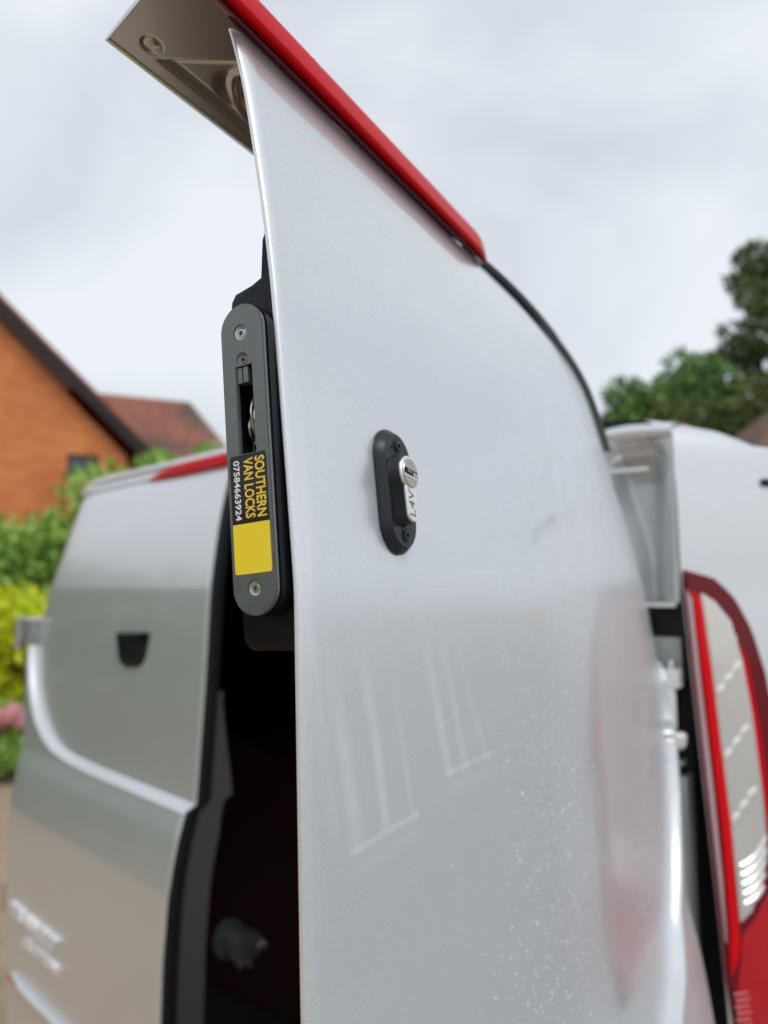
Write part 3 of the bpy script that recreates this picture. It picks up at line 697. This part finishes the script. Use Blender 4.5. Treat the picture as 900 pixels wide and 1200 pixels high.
for (a0, a1, c0, c1, n_, m_) in ((.006, .026, -.560, -.480, 5, 11), (.082, .100, -.50, -.36, 4, 18)):
    for i in range(n_):
        for j in range(m_):
            s0 = a0+(a1-a0)*(i+.5*(j % 2))/n_; z0 = c0+(c1-c0)*j/m_
            b.add([PC(s0+q*.0017*math.cos(t), z0+q*.0017*math.sin(t), h) for q, h in ((1, .0088), (.6, .0104)) for t in (0, 1.57, 3.14, 4.71)]+[PC(s0, z0, .0110)], [(k, (k+1) % 4, 4+(k+1) % 4, 4+k) for k in range(4)]+[(4+k, 4+(k+1) % 4, 8) for k in range(4)])
tag(b.build('lens_beads', 'bead', tl), kind='stuff')
for zr in (-.128, -.208, -.285):
    for k in range(3):
        s0 = .035+k*.0145; z0 = zr+k*.014; b = MB(body)
        b.prism([[PC(s0+.0078*math.cos(t)*q, z0+(.0052*math.sin(t)+.0050*math.cos(t))*q, h) for t in np.linspace(0, 6.283, 11)[:-1]] for q, h in ((1, .0084), (.9, .0098), (.45, .0106))]); b.build('reflector', 'refl', tl)
for k in range(5):
    z0 = -.345-.011*k; b = MB(body)
    b.prism([[PC(s, z0+.030*(s-.033)/.042+dz-.006*math.sin((s-.033)/.042*3.14), h) for dz, h in ((.0052, .0082), (.0020, .0104), (-.0042, .0082))] for s in np.linspace(.033, .076-.003*k, 12)]); b.build('reflector', 'refl', tl)
# roof rail end / side channel: the small dark mark high on the body side
b = MB(body); b.prism([[PC(s, z, h) for z, h in ((.148, 0), (.150, .004), (.141, .005), (.139, 0))] for s in np.linspace(.134, .42, 12)]); b.build('side_channel', 'plastic', van)

# dark red load inside the van
b = MB(body); P = []
for i, f in enumerate(np.linspace(.45, 1.5, 14)):
    P.append([(f, -1.47+.42*t+.012*math.sin(i+t*9), -1.065+h+.02*math.sin(i*1.7+t*7)*(h > .1)) for t, h in [(0, 0), (0, .50), (.1, .62), (.3, .66), (.5, .67), (.7, .65), (.9, .62), (1, .52), (1, 0)]])
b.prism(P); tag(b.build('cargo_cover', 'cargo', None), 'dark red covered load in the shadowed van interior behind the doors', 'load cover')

# ------------------------------------------------------------------ surroundings
def ground_mat():
    m = mat('gravel_drive', (.36, .25, .16), .95, noise=(9, (.52, .39, .27), .25), bump=(60, .9, .02)); return m
b = MB(); nn = 60; S = 400
xs = np.sign(np.linspace(-1, 1, nn))*np.abs(np.linspace(-1, 1, nn))**3*S
b.grid([[(x, y, 0) for y in xs] for x in xs]); gr = b.build('ground', ground_mat(), None, recalc=False); tag(gr, kind='structure')
b = MB(); b.box(1.1, 60.0, -40, 80, .002, .006); tag(b.build('driveway', mat('grey_wet_tarmac', (.25, .265, .26), .5, noise=(1.2, (.33, .345, .34), .2), bump=(120, .7, .01)), None, smooth=False), kind='structure')

def leaf_mat(name, c1, c2, rough=.5):
    m = bpy.data.materials.new(name); m.use_nodes = True; t = m.node_tree; bs = t.nodes['Principled BSDF']
    gm = t.nodes.new('ShaderNodeNewGeometry'); r = t.nodes.new('ShaderNodeValToRGB')
    r.color_ramp.elements[0].color = (*c1, 1); r.color_ramp.elements[1].color = (*c2, 1)
    t.links.new(gm.outputs['Random Per Island'], r.inputs[0]); t.links.new(r.outputs[0], bs.inputs['Base Color'])
    bs.inputs['Roughness'].default_value = rough; bs.inputs['Transmission Weight'].default_value = 0
    tr = t.nodes.new('ShaderNodeBsdfTranslucent'); ms = t.nodes.new('ShaderNodeMixShader'); ms.inputs[0].default_value = .12
    t.links.new(r.outputs[0], tr.inputs[0]); t.links.new(bs.outputs[0], ms.inputs[1]); t.links.new(tr.outputs[0], ms.inputs[2])
    t.links.new(ms.outputs[0], t.nodes['Material Output'].inputs[0]); return m
def foliage(name, blobs, count, size, m, parent, hole=.0, shell=.35, squash=1.0):
    """leaf blades scattered through the outer part of many small clumps"""
    vols = np.array([r[0]*r[1]*r[2] for _, r in blobs])**.67; idx = rng.choice(len(blobs), count, p=vols/vols.sum())
    C = np.array([blobs[i][0] for i in idx]); R = np.array([blobs[i][1] for i in idx])
    d = rng.normal(size=(count, 3)); d /= np.linalg.norm(d, axis=1)[:, None]
    rad = 1-shell*rng.random(count)**1.5+rng.normal(0, .06, count); P = C+R*d*rad[:, None]
    a = rng.normal(size=(count, 3)); a = a*.6+d*.5; a[:, 2] -= .2; a /= np.linalg.norm(a, axis=1)[:, None]
    c = np.cross(a, rng.normal(size=(count, 3))); c /= np.linalg.norm(c, axis=1)[:, None]
    s = size*(0.6+.8*rng.random(count))[:, None]
    V = np.stack([P-a*s*.5, P+c*s*.28, P+a*s*.55, P-c*s*.28], 1).reshape(-1, 3)
    off = np.array(parent_world(parent)); V = V-off
    me = bpy.data.meshes.new(name); me.vertices.add(len(V)); me.vertices.foreach_set('co', V.ravel())
    me.loops.add(count*4); me.loops.foreach_set('vertex_index', np.arange(count*4)); me.polygons.add(count)
    me.polygons.foreach_set('loop_start', np.arange(count)*4); me.polygons.foreach_set('loop_total', np.full(count, 4)); me.update(calc_edges=True)
    return link(name, me, m, parent, smooth=False)
def clumps(c, R, n, r, flat=.8, bias=None):
    out = []
    for _ in range(n):
        d = rng.normal(size=3); d /= np.linalg.norm(d); k = rng.random()**.45
        p = np.array(c)+np.array(R)*d*k; q = r*rng.uniform(.6, 1.3); out.append((p, np.array((q, q, q*flat))))
    return out
def trunk(name, base, top, r0, r1, parent, m, limbs=()):
    b = MB(); base = np.array(base, float); top = np.array(top, float)
    def seg(a, c, ra, rc, n=7):
        ax = nrm(c-a); s = nrm(np.cross(ax, (.3, .9, .1))); t = np.cross(ax, s); rings = []
        for k in np.linspace(0, 1, n):
            wob = .04*np.linalg.norm(c-a)*math.sin(k*5+ra*30)*k*(1-k); p = a+(c-a)*k+s*wob; r = ra+(rc-ra)*k
            rings.append([tuple(p+(s*math.cos(q)+t*math.sin(q))*r*(1+.08*math.sin(q*3+k*4))) for q in np.linspace(0, 6.283, 11)[:-1]])
        b.prism(rings)
    seg(base, top, r0, r1, 9)
    for (k, e, r) in limbs: a = base+(top-base)*k; seg(a, np.array(e, float), r, r*.3)
    return b.build(name, m, parent)
bark = mat('bark', (.10, .075, .055), .9, bump=(12, .8, .03), noise=(6, (.16, .13, .10), .2))
def tree(nm, label, cat, base, h, blobs, count, size, m, r0=.2, group=None):
    t = empty(nm, base, label, cat, group); base = np.array(base, float)
    bl_ = sorted(blobs, key=lambda b_: -b_[1][0])[:7]
    trunk('trunk', base, base+np.array((0, 0, h*.8)), r0, r0*.25, t, bark, [(rng.uniform(.4, .85), b_[0], r0*.35) for b_ in bl_])
    foliage('crown', blobs, count, size, m, t); return t
LG = leaf_mat('hedge_leaves', (.14, .30, .04), (.52, .74, .18)); LD = leaf_mat('tree_leaves', (.06, .16, .035), (.24, .42, .11))
LY = leaf_mat('yellow_green_leaves', (.42, .55, .01), (.88, .90, .03)); LO = leaf_mat('olive_leaves', (.09, .12, .025), (.20, .24, .06)); LP = leaf_mat('pink_petals', (.75, .30, .34), (.95, .62, .66))
LC = leaf_mat('conifer_leaves', (.05, .11, .03), (.17, .24, .08))

# left side: brick house, hedge, golden shrub, flowers
def brick_mat():
    m = bpy.data.materials.new('orange_brick'); m.use_nodes = True; t = m.node_tree; bs = t.nodes['Principled BSDF']; L = t.links
    tcn = t.nodes.new('ShaderNodeTexCoord'); mpn = t.nodes.new('ShaderNodeMapping'); mpn.inputs['Rotation'].default_value = (math.pi/2, 0, 0)
    L.new(tcn.outputs['Object'], mpn.inputs[0]); br = t.nodes.new('ShaderNodeTexBrick'); br.inputs['Scale'].default_value = 1
    br.inputs['Brick Width'].default_value = .225; br.inputs['Row Height'].default_value = .075; br.inputs['Mortar Size'].default_value = .008
    br.inputs['Color1'].default_value = (.66, .15, .03, 1); br.inputs['Color2'].default_value = (.85, .25, .05, 1); br.inputs['Mortar'].default_value = (.60, .38, .22, 1)
    L.new(mpn.outputs[0], br.inputs['Vector']); nzz = t.nodes.new('ShaderNodeTexNoise'); nzz.inputs['Scale'].default_value = .8; L.new(tcn.outputs['Object'], nzz.inputs['Vector'])
    mm = t.nodes.new('ShaderNodeMix'); mm.data_type = 'RGBA'; mm.blend_type = 'MULTIPLY'; mm.inputs[0].default_value = .5; L.new(br.outputs[0], mm.inputs[6]); L.new(nzz.outputs['Fac'], mm.inputs[7])
    mm.inputs[0].default_value = .0
    m9 = t.nodes.new('ShaderNodeMix'); m9.data_type = 'RGBA'; m9.inputs[7].default_value = (.50, .15, .06, 1); r9 = t.nodes.new('ShaderNodeMapRange'); r9.inputs[1].default_value = .45; r9.inputs[2].default_value = .7; r9.inputs[4].default_value = .6
    L.new(nzz.outputs['Fac'], r9.inputs[0]); L.new(r9.outputs[0], m9.inputs[0]); L.new(br.outputs[0], m9.inputs[6]); L.new(m9.outputs[2], bs.inputs['Base Color']); bp = t.nodes.new('ShaderNodeBump'); bp.inputs['Distance'].default_value = .008; bp.inputs['Strength'].default_value = .6
    L.new(br.outputs['Fac'], bp.inputs['Height']); bp.invert = True; L.new(bp.outputs[0], bs.inputs['Normal']); bs.inputs['Roughness'].default_value = .9; return m
def tile_mat(name, c1, c2, c3):
    m = bpy.data.materials.new(name); m.use_nodes = True; t = m.node_tree; bs = t.nodes['Principled BSDF']; L = t.links
    tcn = t.nodes.new('ShaderNodeTexCoord'); a = t.nodes.new('ShaderNodeTexNoise'); a.inputs['Scale'].default_value = 9; a.inputs['Detail'].default_value = 8; L.new(tcn.outputs['Object'], a.inputs['Vector'])
    c = t.nodes.new('ShaderNodeTexNoise'); c.inputs['Scale'].default_value = .9; c.inputs['Detail'].default_value = 5; L.new(tcn.outputs['Object'], c.inputs['Vector'])
    r = t.nodes.new('ShaderNodeValToRGB'); r.color_ramp.elements[0].position = .3; r.color_ramp.elements[1].position = .7; r.color_ramp.elements[0].color = (*c1, 1); r.color_ramp.elements[1].color = (*c2, 1); L.new(a.outputs[0], r.inputs[0])
    mm = t.nodes.new('ShaderNodeMix'); mm.data_type = 'RGBA'; mm.inputs[7].default_value = (*c3, 1); L.new(r.outputs[0], mm.inputs[6])
    mr = t.nodes.new('ShaderNodeMapRange'); mr.inputs[1].default_value = .45; mr.inputs[2].default_value = .65; L.new(c.outputs[0], mr.inputs[0]); L.new(mr.outputs[0], mm.inputs[0]); L.new(mm.outputs[2], bs.inputs['Base Color'])
    bs.inputs['Roughness'].default_value = .85; return m
M['brick'] = brick_mat(); M['tile'] = tile_mat('clay_tiles', (.25, .09, .06), (.36, .15, .10), (.13, .085, .07)); M['tile2'] = tile_mat('brown_tiles', (.13, .07, .05), (.2, .11, .08), (.10, .07, .06))
HY = 14.0
house = empty('brick_house', (-9, HY, 0), 'orange brick house with a steep dark edged gable and a tiled wing, behind the hedge', 'house')
TH = math.radians(14)
def hm(x, y, z): dx, dy = x+4.62, y-14.0; return (-4.62+dx*math.cos(TH)-dy*math.sin(TH), 14.0+dx*math.sin(TH)+dy*math.cos(TH), z)
ex, ez = -4.62, 4.12; ax_, az = -10.0, 4.12+5.38*1.02        # right eave and apex of the gable
Wn = (-5.82, -5.28, 3.74, 4.10)
b = MB(hm)
wall = [(-15.4, 0), (-15.4, ez), (ax_, az-.12), (ex-.18, ez-.02), (ex-.18, 0)]
def wall_faces(b, pts_, y0, y1): b.prism([[(x, y, z) for x, z in pts_] for y in (y0, y1)])
# wall split round the window opening
def clipx(x): return az-.12-(x-ax_)/(ex-.18-ax_)*(az-.12-ez+.02)
b.prism([[(x, y, z) for x, z in [(-15.4, 0), (-15.4, ez), (ax_, az-.12), (Wn[0], clipx(Wn[0])), (Wn[0], 0)]] for y in (HY, HY+.3)])
b.prism([[(x, y, z) for x, z in [(Wn[1], 0), (Wn[1], clipx(Wn[1])), (ex-.18, ez-.02), (ex-.18, 0)]] for y in (HY, HY+.3)])
b.prism([[(x, y, z) for x, z in [(Wn[0], 0), (Wn[0], Wn[2]), (Wn[1], Wn[2]), (Wn[1], 0)]] for y in (HY, HY+.3)])
b.prism([[(x, y, z) for x, z in [(Wn[0], Wn[3]), (Wn[0], clipx(Wn[0])), (Wn[1], clipx(Wn[1])), (Wn[1], Wn[3])]] for y in (HY, HY+.3)])
b.box(ex-.48, ex-.18, HY+.3, HY+8, 0, ez-.05); b.build('wall', 'brick', house, smooth=False)
win = MB(hm); x0, x1, z0, z1 = Wn
for a_ in ((x0, x1, z0, z0+.045), (x0, x1, z1-.045, z1), (x0, x0+.045, z0+.045, z1-.045), (x1-.045, x1, z0+.045, z1-.045), ((x0+x1)/2-.025, (x0+x1)/2+.025, z0+.045, z1-.045)):
    win.box(a_[0], a_[1], HY+.05, HY+.11, a_[2], a_[3])
wo = win.build('window', 'frame', house, smooth=False)
for k in (0, 1):
    xa = x0+.046 if k == 0 else (x0+x1)/2+.026; xb = (x0+x1)/2-.026 if k == 0 else x1-.046
    b = MB(hm); b.box(xa, xb, HY+.07, HY+.085, z0+.046, z1-.046); b.build('pane', 'glass', wo, smooth=False)
b = MB(hm); b.box(x0-.05, x1+.05, HY-.06, HY+.05, z0-.06, z0-.003); b.build('sill', 'barge', wo, smooth=False)
b = MB(hm)
def board(p, q, w, y0, y1): b.prism([[(p[0], y, p[1]), (q[0], y, q[1]), (q[0], y, q[1]-w), (p[0], y, p[1]-w)] for y in (y0, y1)])
board((ax_, az+.22), (ex+.35, ez-.02), .27, HY-.32, HY-.24); b.build('bargeboard', 'barge', house, smooth=False)
b = MB(hm); board((ax_, az+.22), (-15.8, ez-.02), .27, HY-.32, HY-.24); b.build('bargeboard', 'barge', house, smooth=False)
b = MB(hm)
for sx in (1, -1):
    ee = ex+.40 if sx == 1 else -15.8
    b.prism([[(ax_, y, az+.27), (ee, y, ez), (ee, y, ez-.07), (ax_, y, az+.18)] for y in (HY-.34, HY+9)])
b.build('roof', 'tile', house, smooth=False)
# rear wing with its own hipped roof
wy = HY+1.2
b = MB(); b.box(-5.0, -3.35, wy+.3, wy+5, 0, 4.30); b.build('wing_wall', 'brick', house, smooth=False)
b = MB(); E0, E1 = (-6.2, wy, 4.22), (-3.42, wy+.1, 4.22); R0, R1 = (-7.6, wy+1.6, 6.16), (-4.42, wy+1.75, 5.88); B0, B1 = (-5.6, wy+5.4, 4.22), (-3.2, wy+5.4, 4.22)
b.add([E0, E1, R0, R1, B0, B1], [(0, 1, 3, 2), (2, 3, 5, 4), (1, 5, 3), (0, 2, 4), (0, 4, 5, 1)]); b.build('wing_roof', 'tile', house, smooth=False)
b = MB(); b.box(-5.6, -3.44, wy-.05, wy-.002, 4.10, 4.21); b.build('gutter', 'barge', house, smooth=False)

h = empty('hedge', (-4.3, 9.2, 0), 'tall mid green leafy hedge below the brick gable', 'hedge')
bl_ = []
for x in np.arange(-8.5, -2.0, .22):
    top = np.interp(x, [-8.5, -4.8, -4.0, -3.2, -2.0], [2.72, 2.60, 2.74, 3.0, 2.9])
    for z in np.arange(.3, top-.1, .42):
        for dy in (-.35, .35): bl_.append((np.array((x+rng.normal(0, .1), 9.2+dy+rng.normal(0, .08), z+rng.normal(0, .1)-(z > top-.5)*.1)), np.array((.36, .36, .32))*rng.uniform(.7, 1.15)))
foliage('foliage', bl_, 34000, .12, LG, h, shell=.4)
for k in range(5): trunk('stem', (-7.5+k*1.2, 9.2, 0), (-7.3+k*1.2, 9.25, 2.0), .05, .02, h, bark)
h = empty('hedge', (-6.8, 3, 0), 'long dark green hedge added out of view on the left for the far van door to reflect', 'hedge')
bl_ = []  # unseen hedge, added so the far door has dark green to mirror
for y in np.arange(-4, 8.2, .5):
    for z in np.arange(.3, 2.2, .6): bl_.append((np.array((-6.9+rng.normal(0, .12), y, z)), np.array((.5, .5, .5))*rng.uniform(.8, 1.25)))
foliage('foliage', bl_, 16000, .2, LD, h, shell=.4)
s = empty('golden_shrub', (-3.55, 7.4, 0), 'bright yellow green shrub beside the hinge of the far van door', 'shrub')
foliage('foliage', clumps((-3.65, 7.4, .95), (.85, .5, .55), 60, .24), 15000, .075, LY, s); trunk('stem', (-3.6, 7.4, 0), (-3.6, 7.4, .9), .03, .012, s, bark)
s = empty('low_shrub', (-3.4, 7.0, 0), 'low green shrub under the yellow shrub at the gravel edge', 'shrub')
foliage('foliage', clumps((-3.55, 7.1, .35), (.6, .35, .22), 30, .16), 5000, .06, LG, s); trunk('stem', (-3.5, 7.1, 0), (-3.5, 7.1, .3), .02, .01, s, bark)
s = empty('pink_flowers', (-3.5, 6.6, 0), 'pale pink flowers in bloom at the edge of the gravel', 'flowers')
foliage('bloom', clumps((-3.32, 6.7, .52), (.35, .2, .10), 26, .06), 2200, .05, LP, s); foliage('foliage', clumps((-3.32, 6.7, .26), (.4, .22, .2), 24, .1), 2500, .05, LG, s)
rng = np.random.default_rng(5)
tree('bush', 'rounded bright green bush rising just above the far van door roof', 'bush', (-3.1, 11.5, 0), 3.2, clumps((-2.95, 11.5, 3.02), (.85, .6, .85), 60, .34), 14000, .11, LG, .06)

# right side: trees, hedge and a brown roofed house
rng = np.random.default_rng(21)
tree('round_tree', 'rounded dark green broadleaf tree above the van roof', 'tree', (10.6, 26, 0), 9, clumps((10.3, 26, 7.8), (2.6, 1.6, 1.75), 90, .55), 10500, .24, LD, .22)
con = []
for k in range(16):
    z = 4+k*.62; w = np.interp(z, [4, 8, 11, 14], [2.9, 2.6, 1.9, .7])
    for j in range(6): a = rng.uniform(0, 6.28); q = w*rng.uniform(.35, 1.05); con.append((np.array((14.0+q*math.cos(a), 26+q*math.sin(a), z+rng.normal(0, .25))), np.array((.85, .85, .40))*rng.uniform(.6, 1.25)))
tree('conifer', 'tall open crowned conifer at the right edge of the picture', 'tree', (14.0, 26, 0), 13.5, con, 12500, .28, LC, .26)
bl2 = []
for x in np.arange(9.2, 17.5, .6):
    for z in np.arange(3.0, 8.0-.10*abs(x-12), .7): bl2.append((np.array((x+rng.normal(0, .2), 24+rng.normal(0, .4), z)), np.array((.75, .6, .6))*rng.uniform(.7, 1.2)))
tree('olive_tree', 'brownish olive green tree between the round tree and the conifer', 'tree', (11.8, 24, 0), 6, bl2, 15000, .22, LO, .25)
hs = empty('neighbour_house', (12, 18, 0), 'house with a plain brown tiled roof partly hidden by the van side', 'house')
b = MB(); P0 = [(7.6, 17, 4.8), (15, 17, 4.8), (15, 20.5, 7.6), (10.1, 20.5, 7.6)]
b.add([(8.3, 17, 4.4), (17, 17, 4.4), (17, 24, 4.4), (8.3, 24, 4.4), (10.9, 20.4, 6.75), (15, 20.4, 6.75)], [(0, 1, 5, 4), (0, 4, 3), (1, 2, 5), (2, 3, 4, 5), (0, 3, 2, 1)]); b.build('roof', 'tile2', hs, smooth=False)
b = MB(); b.box(8.6, 16.7, 17.3, 23.7, 0, 4.39); b.build('wall', 'brick', hs, smooth=False)
